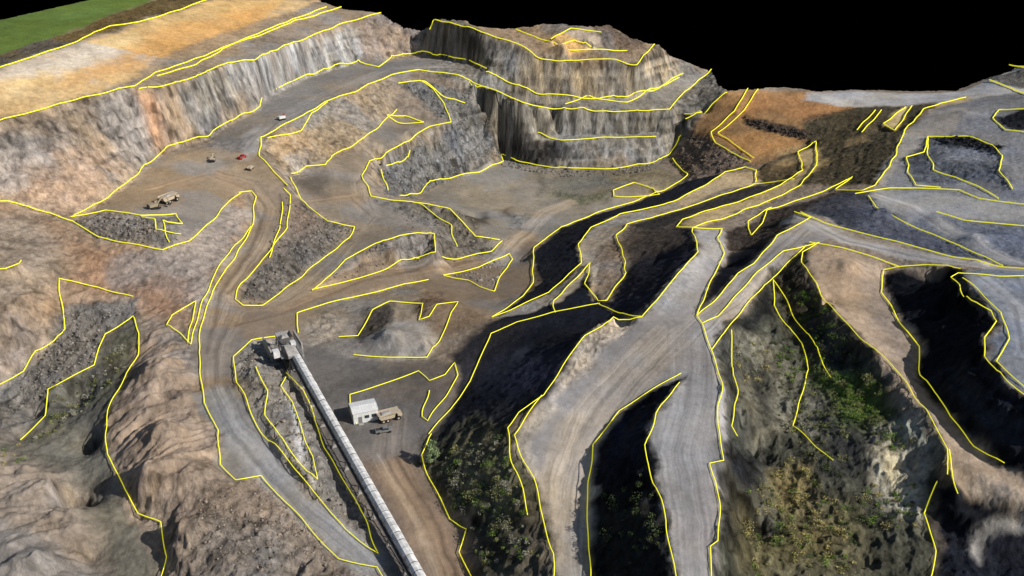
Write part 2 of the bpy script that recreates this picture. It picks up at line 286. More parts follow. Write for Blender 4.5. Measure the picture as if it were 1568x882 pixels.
# right top
paint([(1115,140),(1310,140),(1310,190),(1225,235),(1155,255),(1095,222),(1060,245),(1030,245),(1060,200)],C(162,124,80),.3)
paint([(1030,245),(1060,200),(1085,208),(1155,255),(1120,262),(1060,275)],C(116,100,86),1.0)
paint([(1160,140),(1230,145),(1300,165),(1250,190),(1190,175),(1130,180)],C(184,132,80),.3,4,.8)
paint([(1100,205),(1200,205),(1230,225),(1155,245)],C(198,146,86),.3,4,.8)
paint([(1140,178),(1200,190),(1250,205),(1230,215),(1190,205),(1145,190)],C(64,57,52),1.2,1.5,.9)
paint([(1230,180),(1290,168),(1300,185),(1240,205)],C(88,74,58),.8,2,.8)
paint([(1230,190),(1310,165),(1440,160),(1385,200),(1370,240),(1340,285),(1280,285),(1200,285),(1155,280),(1155,258),(1222,232)],C(86,77,58),.7)
paint([(1155,262),(1220,238),(1250,250),(1190,285)],C(114,96,68),.4,3,.7)
for q in ((1190,232,1225,222),(1290,215,1330,205),(1225,262,1262,240),(1180,250,1215,240)): paint([(q[0],q[1]),(q[2],q[3]),(q[2]+5,q[3]+9),(q[0]+4,q[1]+10)],C(176,148,100),.4,2,.7)
paint([(1350,190),(1385,165),(1396,165),(1372,200)],C(200,176,124),.3,1)
paint([(1300,139),(1470,140),(1560,100),(1700,70),(1800,200),(1480,170),(1430,158),(1310,165),(1230,152),(1240,142)],C(184,180,176),.15)
paint([(1440,160),(1478,148),(1490,158),(1430,172)],C(206,178,118),.2,2,.8)
paint([(1385,205),(1440,165),(1500,150),(1800,150),(1800,430),(1460,395),(1300,355),(1225,325),(1310,298),(1340,287),(1370,240)],C(134,134,137),.25)
paint([(1385,205),(1440,168),(1480,165),(1460,200),(1400,240),(1350,285),(1342,285),(1372,240)],C(168,160,150),.15,2,.8)
paint([(1240,322),(1310,300),(1335,300),(1400,350),(1470,378),(1535,410),(1380,372),(1290,350)],C(82,85,95),.6,1.5)
paint([(1240,325),(1290,305),(1320,330),(1300,348)],C(56,58,64),.6,2,.8)
paint([(1390,245),(1420,212),(1480,212),(1530,235),(1540,290),(1480,278),(1430,285),(1395,280)],C(96,100,108),.7)
paint([(1440,225),(1500,228),(1520,250),(1450,250)],C(142,142,144),.4,3,.8)
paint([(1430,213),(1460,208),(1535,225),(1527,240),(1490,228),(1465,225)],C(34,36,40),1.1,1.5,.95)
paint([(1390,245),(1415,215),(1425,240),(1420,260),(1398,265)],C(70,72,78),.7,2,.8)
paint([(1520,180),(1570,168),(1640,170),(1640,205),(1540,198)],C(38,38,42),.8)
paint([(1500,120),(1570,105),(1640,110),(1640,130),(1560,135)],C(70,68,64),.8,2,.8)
paint([(1330,292),(1500,305),(1600,330),(1600,345),(1440,328),(1400,345),(1340,312)],C(158,156,153),.12,2,.8)
paint([(1400,345),(1440,330),(1600,352),(1640,410),(1535,410),(1470,376)],C(108,112,122),.4)
# dark slopes: dark grey rock, with part of their shade painted into the colour
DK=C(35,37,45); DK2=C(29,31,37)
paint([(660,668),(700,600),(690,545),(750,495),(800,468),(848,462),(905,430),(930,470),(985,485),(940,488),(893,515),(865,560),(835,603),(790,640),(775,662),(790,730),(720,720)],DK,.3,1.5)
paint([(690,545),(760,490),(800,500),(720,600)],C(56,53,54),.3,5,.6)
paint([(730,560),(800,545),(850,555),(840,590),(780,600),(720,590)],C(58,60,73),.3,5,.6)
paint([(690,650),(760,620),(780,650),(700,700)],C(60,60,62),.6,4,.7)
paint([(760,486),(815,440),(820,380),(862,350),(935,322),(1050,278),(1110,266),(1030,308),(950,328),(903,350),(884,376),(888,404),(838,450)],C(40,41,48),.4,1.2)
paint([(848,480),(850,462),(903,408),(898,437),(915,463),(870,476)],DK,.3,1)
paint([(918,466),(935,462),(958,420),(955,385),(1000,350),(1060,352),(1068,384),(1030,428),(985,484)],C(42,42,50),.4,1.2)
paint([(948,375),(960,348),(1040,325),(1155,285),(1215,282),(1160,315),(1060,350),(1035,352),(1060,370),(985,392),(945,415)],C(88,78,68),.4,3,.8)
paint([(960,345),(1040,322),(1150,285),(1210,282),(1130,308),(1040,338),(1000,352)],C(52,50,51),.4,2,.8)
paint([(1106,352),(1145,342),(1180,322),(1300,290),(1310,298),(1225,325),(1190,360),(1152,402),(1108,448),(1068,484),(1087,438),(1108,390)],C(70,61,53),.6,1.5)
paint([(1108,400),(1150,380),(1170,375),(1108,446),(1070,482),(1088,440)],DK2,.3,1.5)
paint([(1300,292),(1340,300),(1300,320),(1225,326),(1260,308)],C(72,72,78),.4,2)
# light ridge roads on right hill
RD=C(154,148,143)
paint([(762,486),(840,451),(890,405),(885,376),(904,351),(950,330),(1030,310),(1040,322),(960,344),(946,362),(905,385),(910,400),(850,462),(800,482)],C(180,164,142),.25,1)
paint([(900,405),(950,365),(957,400),(930,440),(900,445)],C(140,120,98),.5,2)
paint([(897,412),(912,404),(905,460),(898,440)],C(200,176,140),.3,1)
paint([(1030,310),(1110,266),(1157,262),(1157,282),(1110,290),(1040,320)],C(198,172,130),.25,1.5)
paint([(1036,350),(1070,328),(1195,285),(1230,262),(1222,236),(1250,222),(1250,255),(1225,285),(1110,333),(1060,350)],C(192,166,118),.25,1.3)
paint([(940,488),(985,485),(1030,430),(1068,385),(1062,353),(1105,353),(1106,390),(1085,440),(1066,485),(1110,450),(1155,405),(1190,363),(1225,342),(1290,350),(1260,373),(1200,385),(1160,418),(1100,487),(1078,498),(1105,590),(1110,705),(1098,740),(1098,900),(1036,900),(1020,800),(1000,740),(988,680),(1005,635),(1040,590),(1040,573),(950,630),(910,685),(903,740),(902,900),(848,900),(835,800),(812,735),(785,672),(830,607),(865,560),(893,515)],RD,.06,.9)
paint([(900,520),(960,492),(1060,500),(1060,560),(960,600),(900,640),(860,640),(870,570)],C(142,137,134),.06,6,.7)
paint([(940,490),(975,488),(915,530),(880,575),(858,590),(840,602),(865,560),(893,515)],C(204,186,162),.9,1.5,.9)
paint([(784,672),(835,607),(850,615),(805,670),(828,740),(850,840),(838,870),(812,735)],C(188,176,158),.5,1.5,.8)
paint([(1068,385),(1062,353),(1104,353),(1100,385),(1040,470),(1000,480),(1030,430)],C(176,171,165),.3,2,.7)
paint([(1060,640),(1090,640),(1095,700),(1070,690)],C(172,150,130),.06,4,.7)
band([(1020,520),(950,590),(890,670),(868,760),(865,900)],14,C(166,154,139),.7,.05)
band([(880,640),(845,740),(850,900)],5,C(180,164,142),.6,.05)
band([(1060,510),(1060,600),(1040,700),(1060,800),(1070,900)],14,C(148,142,139),.6,.05)
band([(1220,355),(1130,450),(1050,520)],9,C(158,150,142),.8,.05)
band([(1215,335),(1300,368),(1440,398),(1600,420)],9,C(168,162,155),.9,.05)
band([(1340,300),(1400,318),(1470,360),(1560,405)],6,C(172,168,164),.8,.06)
# dark gully between roads (slope shade painted into its rock colour), valleys
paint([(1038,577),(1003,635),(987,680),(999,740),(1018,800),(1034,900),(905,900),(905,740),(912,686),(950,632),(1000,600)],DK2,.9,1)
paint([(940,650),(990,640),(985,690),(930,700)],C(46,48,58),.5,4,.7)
paint([(910,780),(1000,760),(1025,880),(910,890)],C(50,50,43),1.0,4,.7)
paint([(775,664),(835,800),(848,900),(722,900),(702,850),(714,815),(690,795),(660,735),(645,700),(660,668),(720,640)],C(76,74,60),.9,1.5)
paint([(700,690),(750,670),(780,740),(790,800),(740,800),(710,750)],C(124,120,92),1.0,5,.7)
paint([(790,780),(830,810),(845,890),(800,890)],C(128,118,102),1.0,3,.7)
paint([(1085,540),(1128,490),(1183,428),(1235,380),(1250,440),(1345,545),(1420,635),(1450,690),(1440,745),(1415,790),(1428,850),(1422,900),(1092,900),(1100,735),(1112,700),(1107,600)],C(82,81,68),1.1,1.2)
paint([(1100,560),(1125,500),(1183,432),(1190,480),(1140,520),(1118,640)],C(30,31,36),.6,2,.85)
paint([(1185,430),(1232,390),(1250,440),(1300,505),(1340,560),(1270,545),(1220,490)],C(78,69,56),.9,2,.9)
paint([(1240,500),(1290,520),(1340,590),(1270,570)],C(50,55,64),.9,4,.8)
paint([(1125,520),(1180,520),(1220,580),(1200,660),(1150,680),(1128,620)],C(136,130,110),1.1,3,.8)
paint([(1230,590),(1260,600),(1240,680),(1215,660)],C(140,134,118),1.1,3,.8)
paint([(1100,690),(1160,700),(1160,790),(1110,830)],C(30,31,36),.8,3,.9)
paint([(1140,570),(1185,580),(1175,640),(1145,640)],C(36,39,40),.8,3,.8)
paint([(1250,640),(1320,660),(1330,740),(1260,740)],C(56,58,62),.8,4,.7)
paint([(1330,650),(1400,640),(1430,700),(1425,740),(1400,800),(1360,790),(1330,730)],C(188,180,160),1.2,2,.9)
paint([(1340,700),(1365,690),(1400,760),(1370,770)],C(220,205,160),1.1,2,.8)
paint([(1370,640),(1400,650),(1425,700),(1390,690)],C(124,138,130),1.0,2,.7)
paint([(1130,800),(1300,790),(1320,880),(1150,890)],C(136,124,80),1.1,6,.7)
paint([(1180,730),(1230,710),(1240,780),(1190,790)],C(152,134,84),1.1,3,.7)
paint([(1260,570),(1340,590),(1360,650),(1290,650)],C(98,118,50),1.0,4,.8)
paint([(1235,378),(1290,380),(1375,410),(1352,420),(1352,450),(1405,535),(1410,580),(1450,645),(1533,720),(1640,760),(1640,830),(1540,790),(1465,770),(1450,690),(1420,635),(1345,545),(1300,500),(1250,440)],C(176,154,130),.2,1)
paint([(1250,390),(1300,388),(1340,430),(1290,470),(1255,430)],C(196,164,128),.15,4,.8)
paint([(1310,440),(1352,430),(1380,500),(1410,600),(1470,720),(1430,680),(1380,590)],C(144,129,114),.3,3,.7)
paint([(1350,555),(1390,590),(1420,650),(1400,650),(1360,600)],C(170,156,140),1.0,2,.7,fold=.5)
paint([(1378,413),(1470,413),(1478,460),(1525,490),(1505,520),(1507,552),(1550,600),(1640,660),(1640,745),(1580,745),(1533,718),(1450,643),(1410,578),(1405,533),(1352,448),(1354,420)],C(25,27,32),.7,1)  # left-facing stockpile slope: dark rock, darkened further to paint in its shade
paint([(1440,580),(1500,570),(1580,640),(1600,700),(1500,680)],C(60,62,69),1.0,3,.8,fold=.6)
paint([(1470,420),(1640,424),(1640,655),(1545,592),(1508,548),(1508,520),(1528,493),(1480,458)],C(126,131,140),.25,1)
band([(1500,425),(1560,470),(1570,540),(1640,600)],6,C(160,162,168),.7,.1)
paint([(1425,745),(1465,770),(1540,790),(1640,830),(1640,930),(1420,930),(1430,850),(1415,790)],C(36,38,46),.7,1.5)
paint([(1482,850),(1490,815),(1525,795),(1600,800),(1600,818),(1530,815),(1505,835),(1500,865)],C(156,152,146),.4,1,.95,False)
paint([(1470,770),(1500,730),(1600,790),(1600,810),(1540,795)],C(160,150,140),.5,1.5,.8)
# left foreground
paint([(-200,300),(0,310),(112,342),(150,366),(250,385),(325,342),(366,297),(385,345),(345,400),(310,460),(290,525),(205,487),(160,512),(95,505),(0,595),(-200,620)],C(164,136,108),.6,1.5)
paint([(200,400),(300,380),(350,350),(300,440),(240,450)],C(168,144,122),.7,4,.7)
paint([(210,430),(300,420),(290,470),(250,490),(200,455)],C(152,114,84),.6,3,.7)
paint([(110,380),(200,395),(210,450),(120,430)],C(156,118,88),.6,5,.7)
paint([(-100,340),(40,330),(100,400),(60,460),(-100,520)],C(154,142,126),.6,5,.7)
paint([(-100,500),(60,480),(95,505),(40,570),(-100,600)],C(152,140,126),.6,4,.7,fold=.3)
paint([(98,470),(205,458),(205,487),(160,512),(145,560),(75,600),(30,678),(-200,700),(-200,620),(0,595),(60,545)],C(128,121,112),1.0,1.5)
paint([(203,488),(213,550),(163,650),(165,700),(210,790),(258,855),(248,900),(60,1000),(-200,900),(-200,690),(30,678),(75,600),(145,562),(160,512)],C(120,115,102),.4,1.5)
paint([(205,495),(212,540),(165,610),(110,660),(60,680),(80,610),(150,565),(165,520)],C(96,93,74),.7,3,.8)
paint([(213,488),(255,500),(305,540),(312,620),(335,660),(335,715),(400,733),(520,860),(600,900),(600,1000),(240,1000),(260,855),(245,800),(210,790),(165,700),(163,650),(213,550)],C(152,135,118),.8,1.5)
paint([(213,495),(255,505),(300,545),(312,625),(333,665),(333,712),(300,740),(215,790),(170,700),(170,650),(215,555)],C(160,140,120),.5,3,fold=1)
paint([(340,790),(420,790),(520,870),(520,960),(300,960),(270,860)],C(130,120,108),1.2,4,.8)
paint([(0,700),(110,740),(160,840),(140,980),(-200,980),(-200,700)],C(154,138,122),.5,4,.8,fold=1)
# roads left
paint([(392,300),(440,288),(445,345),(412,392),(370,432),(358,458),(370,470),(400,472),(480,412),(540,370),(480,442),(640,402),(760,389),(800,345),(820,330),(815,435),(755,488),(700,460),(640,430),(500,467),(455,480),(450,515),(385,522),(358,548),(362,600),(395,650),(335,660),(312,620),(303,540),(308,500),(345,420),(388,345)],C(134,117,98),.06,1.5)
band([(340,270),(385,282),(412,320),(395,370),(345,440),(330,520)],9,C(152,132,107),.8,.05)
band([(330,640),(325,540),(355,470),(440,465),(560,415),(640,408),(760,398)],9,C(148,126,101),.8,.05)
band([(380,300),(400,340),(380,390),(338,450),(318,540)],1.4,C(100,82,66),.6,.05,soft=.6)
band([(430,300),(432,350),(395,400),(350,450)],1.4,C(100,82,66),.6,.05,soft=.6)
band([(360,500),(440,478),(560,430),(640,415),(720,400)],1.4,C(104,88,70),.6,.05,soft=.6)
band([(760,400),(800,360),(835,325),(870,310)],8,C(172,154,130),.8,.05)
band([(580,230),(550,280),(565,330),(500,410),(420,465)],8,C(150,134,112),.7,.05)
band([(480,310),(540,300),(570,330)],7,C(148,126,100),.6,.05)
band([(240,290),(320,265),(370,285)],9,C(162,134,102),.5,.05)
band([(380,225),(430,180),(500,145),(600,105),(700,103)],8,C(146,137,127),.6,.05)
paint([(305,600),(362,590),(410,680),(530,810),(582,850),(582,875),(520,858),(400,733),(360,738),(335,715),(335,660)],C(132,127,120),.08,1)
band([(335,600),(360,660),(410,715),(480,790),(560,858)],7,C(152,148,143),.8,.05)
paint([(362,540),(430,515),(440,575),(465,600),(545,770),(582,848),(530,810),(410,680),(385,630)],C(138,129,117),1.0,1)
paint([(435,590),(450,640),(485,738),(470,720),(445,660)],C(200,194,186),.9,1,.85)
paint([(385,525),(425,517),(428,560),(400,565)],C(182,176,168),.9,1,.8)
# plant yard
paint([(455,515),(540,548),(660,548),(700,560),(690,630),(655,668),(645,700),(690,795),(714,815),(702,850),(722,900),(730,1000),(600,1000),(590,870),(545,770),(500,690),(465,600),(445,560)],C(116,106,96),.12,1.5)
paint([(560,690),(640,690),(700,850),(700,960),(640,960)],C(134,111,90),.1,4,.9)
band([(600,640),(600,700),(640,780),(680,900)],8,C(144,122,98),.7,.05)
band([(580,700),(630,790),(670,900)],2.2,C(164,143,118),.7,.05,soft=.6)
band([(610,700),(655,780),(700,900)],1.2,C(92,76,62),.7,.05,soft=.5)
paint([(545,560),(640,560),(655,580),(600,590),(540,600)],C(98,95,92),.15,3,.7)
paint([(590,490),(640,490),(672,520),(650,545),(600,545),(575,520)],C(156,149,140),.15,2,.9)
paint([(560,478),(600,466),(590,495),(550,520),(540,512)],C(56,52,48),.8,1.5,.85)  # conveyor-like dark shadow painted onto the ground of the hollow
paint([(460,500),(500,480),(530,490),(500,520),(470,530)],C(150,139,124),.8,2,.7)
paint([(635,465),(665,455),(700,465),(660,470),(650,490)],C(104,82,64),.8,2,.8)
# ---------------------------------------------------------------- detail displacement
st=np.clip((slope-.35)/.9,0,1)
far=np.clip((Y-420)/30,0,1)*np.clip((X+60)/20,0,1)
big=fbm(X,Y,14,4,1)-.5; med=fbm(X,Y,3.6,4,6,True)-.55; fin=fbm(X,Y,1.1,3,9)-.5
gul=fbm(X+Y*.2,Y,7,4,12,True)-.55
fa=(X*.80+Y*.60);fb=(-X*.60+Y*.80)
fold=fbm(fa*.26+6*big,fb+10*big,4.6,3,3,True)-.5
Z=Z+big*(1.0+1.8*RO)*np.clip(RO*2,.2,1)+med*(2.1*RO**1.3)*(1-.35*far)+fin*(.05+.65*RO)+gul*st*(3.4-1.5*far)+fold*FO*3.8
strata=vn(Z*.6+3*fbm(X,Y,40,2,1),X*.012,6)-.5
Z=Z+st*RO*.6*np.sin(Z*1.5+5*fbm(X,Y,30,2,4))
# colour variation
n1=fbm(X,Y,45,4,2)-.5;n2=fbm(X,Y,7,4,7)-.5;n3=fbm(X,Y,1.5,3,11)-.5;n4=fbm(X,Y,2.2,4,13)-.5
mul=1+.5*n1+(.45+.5*np.clip(RO,0,1))*n2+(.25+1.25*RO*(1-.5*FO))*n3+st*n4*2.0+st*strata*(.5+.5*far)
COL*=np.clip(mul,.3,2.0)[:,None]
hue=(fbm(X,Y,18,4,14)-.5)*.42+(fbm(X,Y,5,3,15)-.5)*.35*(.4+st)
COL[:,0]*=1+hue*.35;COL[:,2]*=1-hue*.75
# loose grey dust / stone patches over the ochre ground
gp=np.clip((fbm(X+30,Y,26,5,5)-.52)*5,0,.55)*(X<60)*(Y<560)*np.where((Y>420)&(X<-140),0,1)
lum=(COL@np.array([.25,.65,.1]))[:,None]; gf=((COL[:,1]>COL[:,0]*1.02)|(Y>420)&(X<-140))[:,None]
COL=np.where(gf,COL,lum+(COL-lum)*(.9*(1-gp))[:,None])
COL=np.clip(COL,.005,.75)
# ---------------------------------------------------------------- domain cut + mesh
dom=[(-620,90),(-520,330)]+[P(*q)[:2] for q in SKY]+[(600,560),(600,80)]
A=np.array([(-620,60)]+dom)
jx=X+2.5*(fbm(X,Y,6,3,4)-.5);jy=Y+3*(fbm(X,Y,6,3,5)-.5)
ins=np.zeros(len(X),bool)
for i in range(len(A)):
    x1,y1=A[i-1];x2,y2=A[i]
    if abs(y2-y1)>1e-9: ins^=((y1>jy)!=(y2>jy))&(jx<(x2-x1)*(jy-y1)/(y2-y1)+x1)
r=np.arange(NR-1)[:,None]*NC+np.arange(NC-1)[None]; r=r.ravel()
q=np.stack([r,r+1,r+NC+1,r+NC],1); q=q[ins[q].all(1)]
used=np.zeros(len(X),bool);used[q.ravel()]=True; remap=np.cumsum(used)-1
me=bpy.data.meshes.new("terrain"); co=np.stack([X,Y,Z],1)[used]; q=remap[q]
me.vertices.add(len(co));me.vertices.foreach_set("co",co.astype(np.float32).ravel())
me.loops.add(q.size);me.loops.foreach_set("vertex_index",q.astype(np.int32).ravel())
me.polygons.add(len(q));me.polygons.foreach_set("loop_start",(np.arange(len(q))*4).astype(np.int32))
me.polygons.foreach_set("use_smooth",np.ones(len(q),bool));me.update(calc_edges=True)
at=me.attributes.new("Col",'FLOAT_COLOR','POINT')
grit=np.clip(.28+.8*RO+.3*st,0,1)
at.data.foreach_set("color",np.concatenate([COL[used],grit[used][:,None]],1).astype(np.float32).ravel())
ter=bpy.data.objects.new("terrain",me);scene.collection.objects.link(ter)
ZG=Z.reshape(NR,NC)
def gz(x,y):
    x=np.asarray(x,float);y=np.asarray(y,float)
    j=np.clip(np.searchsorted(rows,y)-1,0,NR-2);fy=np.clip((y-rows[j])/(rows[j+1]-rows[j]),0,1)
    g=np.clip((x/(y+60)+.64)/1.28*(NC-1),0,NC-1.001);i=g.astype(int);fx=g-i
    return ZG[j,i]*(1-fx)*(1-fy)+ZG[j,i+1]*fx*(1-fy)+ZG[j+1,i]*(1-fx)*fy+ZG[j+1,i+1]*fx*fy
# ---------------------------------------------------------------- materials
def mat(name,col,rough=.8,metal=0,noise=.25,scale=3,emit=0,attr=False,spec=.2,grit=False):
    m=bpy.data.materials.new(name);m.use_nodes=True;n=m.node_tree;b=n.nodes["Principled BSDF"]
    b.inputs["Roughness"].default_value=rough;b.inputs["Metallic"].default_value=metal;b.inputs["Specular IOR Level"].default_value=spec
    tc=n.nodes.new("ShaderNodeTexCoord");no=n.nodes.new("ShaderNodeTexNoise");no.inputs["Scale"].default_value=scale;no.inputs["Detail"].default_value=6
    n.links.new(tc.outputs["Object"],no.inputs["Vector"])
    mr=n.nodes.new("ShaderNodeMapRange");mr.inputs[1].default_value=.3;mr.inputs[2].default_value=.7;mr.inputs[3].default_value=-noise;mr.inputs[4].default_value=noise
    n.links.new(no.outputs["Fac"],mr.inputs[0])
    ma=n.nodes.new("ShaderNodeMath");ma.operation='MULTIPLY_ADD';ma.inputs[1].default_value=1;ma.inputs[2].default_value=1;n.links.new(mr.outputs[0],ma.inputs[0])
    mx=n.nodes.new("ShaderNodeVectorMath");mx.operation='SCALE';n.links.new(ma.outputs[0],mx.inputs["Scale"])
    if attr:
        a=n.nodes.new("ShaderNodeAttribute");a.attribute_name="Col";n.links.new(a.outputs["Color"],mx.inputs[0])
        if grit: n.links.new(a.outputs["Alpha"],ma.inputs[1])
    else: mx.inputs[0].default_value=col; a=None
    n.links.new(mx.outputs[0],b.inputs["Base Color"])
    if emit: b.inputs["Emission Color"].default_value=(*col,1);b.inputs["Emission Strength"].default_value=emit
    return m,n,b,tc,a
tm,n,b,tc,an=mat("terrain_rock",(0,0,0),.95,0,.5,1.1,attr=True,spec=.04,grit=True)
geo=[x for x in n.nodes if x.type=='TEX_NOISE'][0]; geo.inputs["Detail"].default_value=9;geo.inputs["Roughness"].default_value=.78
sc=n.nodes.new("ShaderNodeMapping");sc.inputs["Scale"].default_value=(1,1,.2);n.links.new(tc.outputs["Object"],sc.inputs[0]);n.links.new(sc.outputs[0],geo.inputs["Vector"])
bp=n.nodes.new("ShaderNodeBump");bp.inputs["Strength"].default_value=.8;bp.inputs["Distance"].default_value=.8;n.links.new(geo.outputs["Fac"],bp.inputs["Height"]);n.links.new(bp.outputs[0],b.inputs["Normal"])
n.links.new(an.outputs["Alpha"],bp.inputs["Strength"])
me.materials.append(tm)
M={}
def mk(k,*a,**kw): M[k]=mat(k,*a,**kw)[0]
mk("yellow_line",(.92,.86,.03),.9,emit=.5,noise=.02)  # emission added so the lines stay bright in shade; not a lamp
mk("white_sheet",(.66,.66,.64),.5,noise=.15,scale=1.5); mk("roof_grey",(.62,.61,.59),.7,noise=.3,scale=.8)
mk("steel",(.22,.215,.21),.6,.2,noise=.35); mk("dark_steel",(.06,.058,.055),.6,.3,noise=.4); mk("rubber",(.02,.02,.02),.9)
mk("glass",(.03,.04,.05),.1,spec=.6); mk("tan_paint",(.46,.38,.28),.6,noise=.25); mk("dusty_paint",(.30,.25,.17),.7,noise=.3)
mk("red_paint",(.4,.05,.04),.5); mk("bark",(.09,.06,.04),.9); mk("concrete",(.33,.31,.285),.9,noise=.3,scale=.7)
M["leaf"]=mat("leaf",(0,0,0),.8,attr=True,noise=.25)[0]; M["stone"]=mat("stone",(0,0,0),.95,attr=True,noise=.3,spec=.05)[0]
# ---------------------------------------------------------------- yellow survey break lines
cu=bpy.data.curves.new("survey_line",'CURVE');cu.dimensions='3D';cu.bevel_depth=1;cu.bevel_resolution=0;cu.use_fill_caps=True
for pts,yl in LINES:
    if not yl: continue
    w=[P(*p_) for p_ in pts];xs=[];ys=[];pz=[]
    for a,b_ in zip(w[:-1],w[1:]):
        nn=max(1,int(math.dist(a,b_)/1.6))
        for i in range(nn): f=i/nn;xs.append(a[0]+(b_[0]-a[0])*f);ys.append(a[1]+(b_[1]-a[1])*f);pz.append(a[2]+(b_[2]-a[2])*f)
    xs.append(w[-1][0]);ys.append(w[-1][1]);pz.append(w[-1][2]);xs=np.array(xs);ys=np.array(ys);pz=np.array(pz)
    xs=xs+1.2*(vn(xs*.12,ys*.12,3)-.5);ys=ys+1.0*(vn(xs*.12+9,ys*.12,4)-.5)
    zs=np.max([gz(xs+a,ys+b_) for a,b_ in ((0,0),(.4,0),(-.4,0),(0,-.5))],0)
    zs=np.clip(zs,pz-1.6,pz+1.8)
    if len(zs)>8:
        zp=np.pad(zs,2,mode='edge');sm_=sum(zp[i:i+len(zs)] for i in range(5))/5
        zs=np.maximum(sm_,zs-.15)
    rad=np.sqrt(xs**2+ys**2+CH**2)/FP*.70
    s=cu.splines.new('POLY');s.points.add(len(xs)-1)
    s.points.foreach_set("co",np.stack([xs,ys,zs+.3+rad*.5,np.ones(len(xs))],1).ravel());s.points.foreach_set("radius",rad)
co_=bpy.data.objects.new("survey_line",cu);scene.collection.objects.link(co_);cu.materials.append(M["yellow_line"])
# ---------------------------------------------------------------- scatter masses
def mass(name,V,F,Cc,m):
    me=bpy.data.meshes.new(name);me.from_pydata(V.tolist(),[],F.tolist());a=me.attributes.new("Col",'FLOAT_COLOR','POINT')
    a.data.foreach_set("color",np.concatenate([Cc,np.ones((len(Cc),1))],1).astype(np.float32).ravel());me.materials.append(m)
    o=bpy.data.objects.new(name,me);scene.collection.objects.link(o);return o
def inpoly(poly,n):
    A=np.array([hit(*q_) for q_ in poly]);lo=A.min(0);hi=A.max(0);out=[]
    while len(out)<n:
        x,y=rng.uniform(lo[0],hi[0]),rng.uniform(lo[1],hi[1]);c=False
        for i in range(len(A)):
            x1,y1=A[i-1];x2,y2=A[i]
            if (y1>y)!=(y2>y) and x<(x2-x1)*(y-y1)/(y2-y1)+x1:c=not c
        if c: out.append((x,y))
    return out
import bmesh
bm=bmesh.new();bmesh.ops.create_icosphere(bm,subdivisions=1,radius=1);iv=np.array([v.co[:] for v in bm.verts]);jf=np.array([[v.index for v in f.verts] for f in bm.faces]);bm.free()
RV=[];RF=[];RC=[];o=0
ROCKS=[([(612,130),(720,140),(755,190),(768,245),(700,271),(640,299),(598,303),(582,262),(630,232),(690,190)],2600,.34,C(126,124,120)),
([(435,300),(500,340),(540,352),(480,410),(400,468),(368,465),(412,388)],1100,.33,C(126,119,110)),
([(112,338),(160,322),(235,336),(275,372),(250,383),(150,364)],400,.36,C(130,120,108)),
([(100,480),(200,462),(160,512),(145,560),(75,600),(0,640),(60,545)],900,.28,C(132,125,116)),
([(362,550),(425,520),(440,580),(465,610),(540,770),(575,845),(530,808),(410,680),(385,630)],900,.22,C(150,139,124)),
([(310,740),(400,736),(520,860),(400,880),(290,860)],900,.2,C(142,129,116)),
([(580,310),(700,325),(760,372),(760,386),(668,384)],350,.35,C(122,114,104)),
([(1140,180),(1250,205),(1230,215),(1150,192)],200,.7,C(76,68,62)),([(690,425),(780,395),(760,445)],120,.4,C(140,134,126)),
([(765,240),(860,262),(1000,252),(1000,262),(860,272),(770,255)],350,.5,C(122,118,112)),
([(1420,212),(1470,208),(1535,228),(1520,240)],120,.6,C(50,52,56)),
([(480,440),(575,378),(660,360),(666,384),(540,428)],200,.3,C(130,120,108)),
([(1030,245),(1060,205),(1150,255),(1110,262),(1060,272)],260,.5,C(112,102,92))]
for poly,n_,s_,c_ in ROCKS:
    for x,y in inpoly(poly,n_):
        r_=s_*(.5+rng.exponential(.45));r_=min(r_,s_*3)
        v=iv*(1+.35*(rng.rand(len(iv),1)-.5))*np.array([r_,r_*rng.uniform(.6,1),r_*rng.uniform(.5,.9)])
        a=rng.rand()*6.28;ca,sa=math.cos(a),math.sin(a);v=v@np.array([[ca,sa,0],[-sa,ca,0],[0,0,1]])
        v+=np.array([x,y,float(gz(x,y))+r_*.2]);RV.append(v);RF.append(jf+o);o+=len(iv);RC.append(np.tile(c_*rng.uniform(.65,1.3),(len(iv),1)))
mass("boulders",np.concatenate(RV),np.concatenate(RF),np.concatenate(RC),M["stone"])
def leaves(cen,rad,n_,size,base,V,F,Cc):
    d=rng.normal(size=(n_,3));d/=np.linalg.norm(d,axis=1)[:,None];rr=rng.rand(n_,1)**.45
    c=cen+d*rr*rad; a=rng.normal(size=(n_,3));a/=np.linalg.norm(a,axis=1)[:,None];b_=np.cross(a,rng.normal(size=(n_,3)));b_/=np.linalg.norm(b_,axis=1)[:,None]
    s=size*rng.uniform(.6,1.3,(n_,1));o=sum(len(x) for x in V)
    V.append(np.stack([c-a*s,c+b_*s*.6,c+a*s,c-b_*s*.6],1).reshape(-1,3));F.append(np.arange(n_*4).reshape(-1,4)+o)
    k=rng.uniform(.55,1.4,(n_,1))*(.65+.5*(d[:,2:]*rr+1)/2);Cc.append(np.repeat(base*k,4,0))
V=[];F=[];Cc=[]
G1=np.array([.17,.27,.05]);G2=np.array([.27,.27,.11]);G3=np.array([.09,.12,.045]);G4=np.array([.46,.39,.15]);G5=np.array([.36,.34,.26])
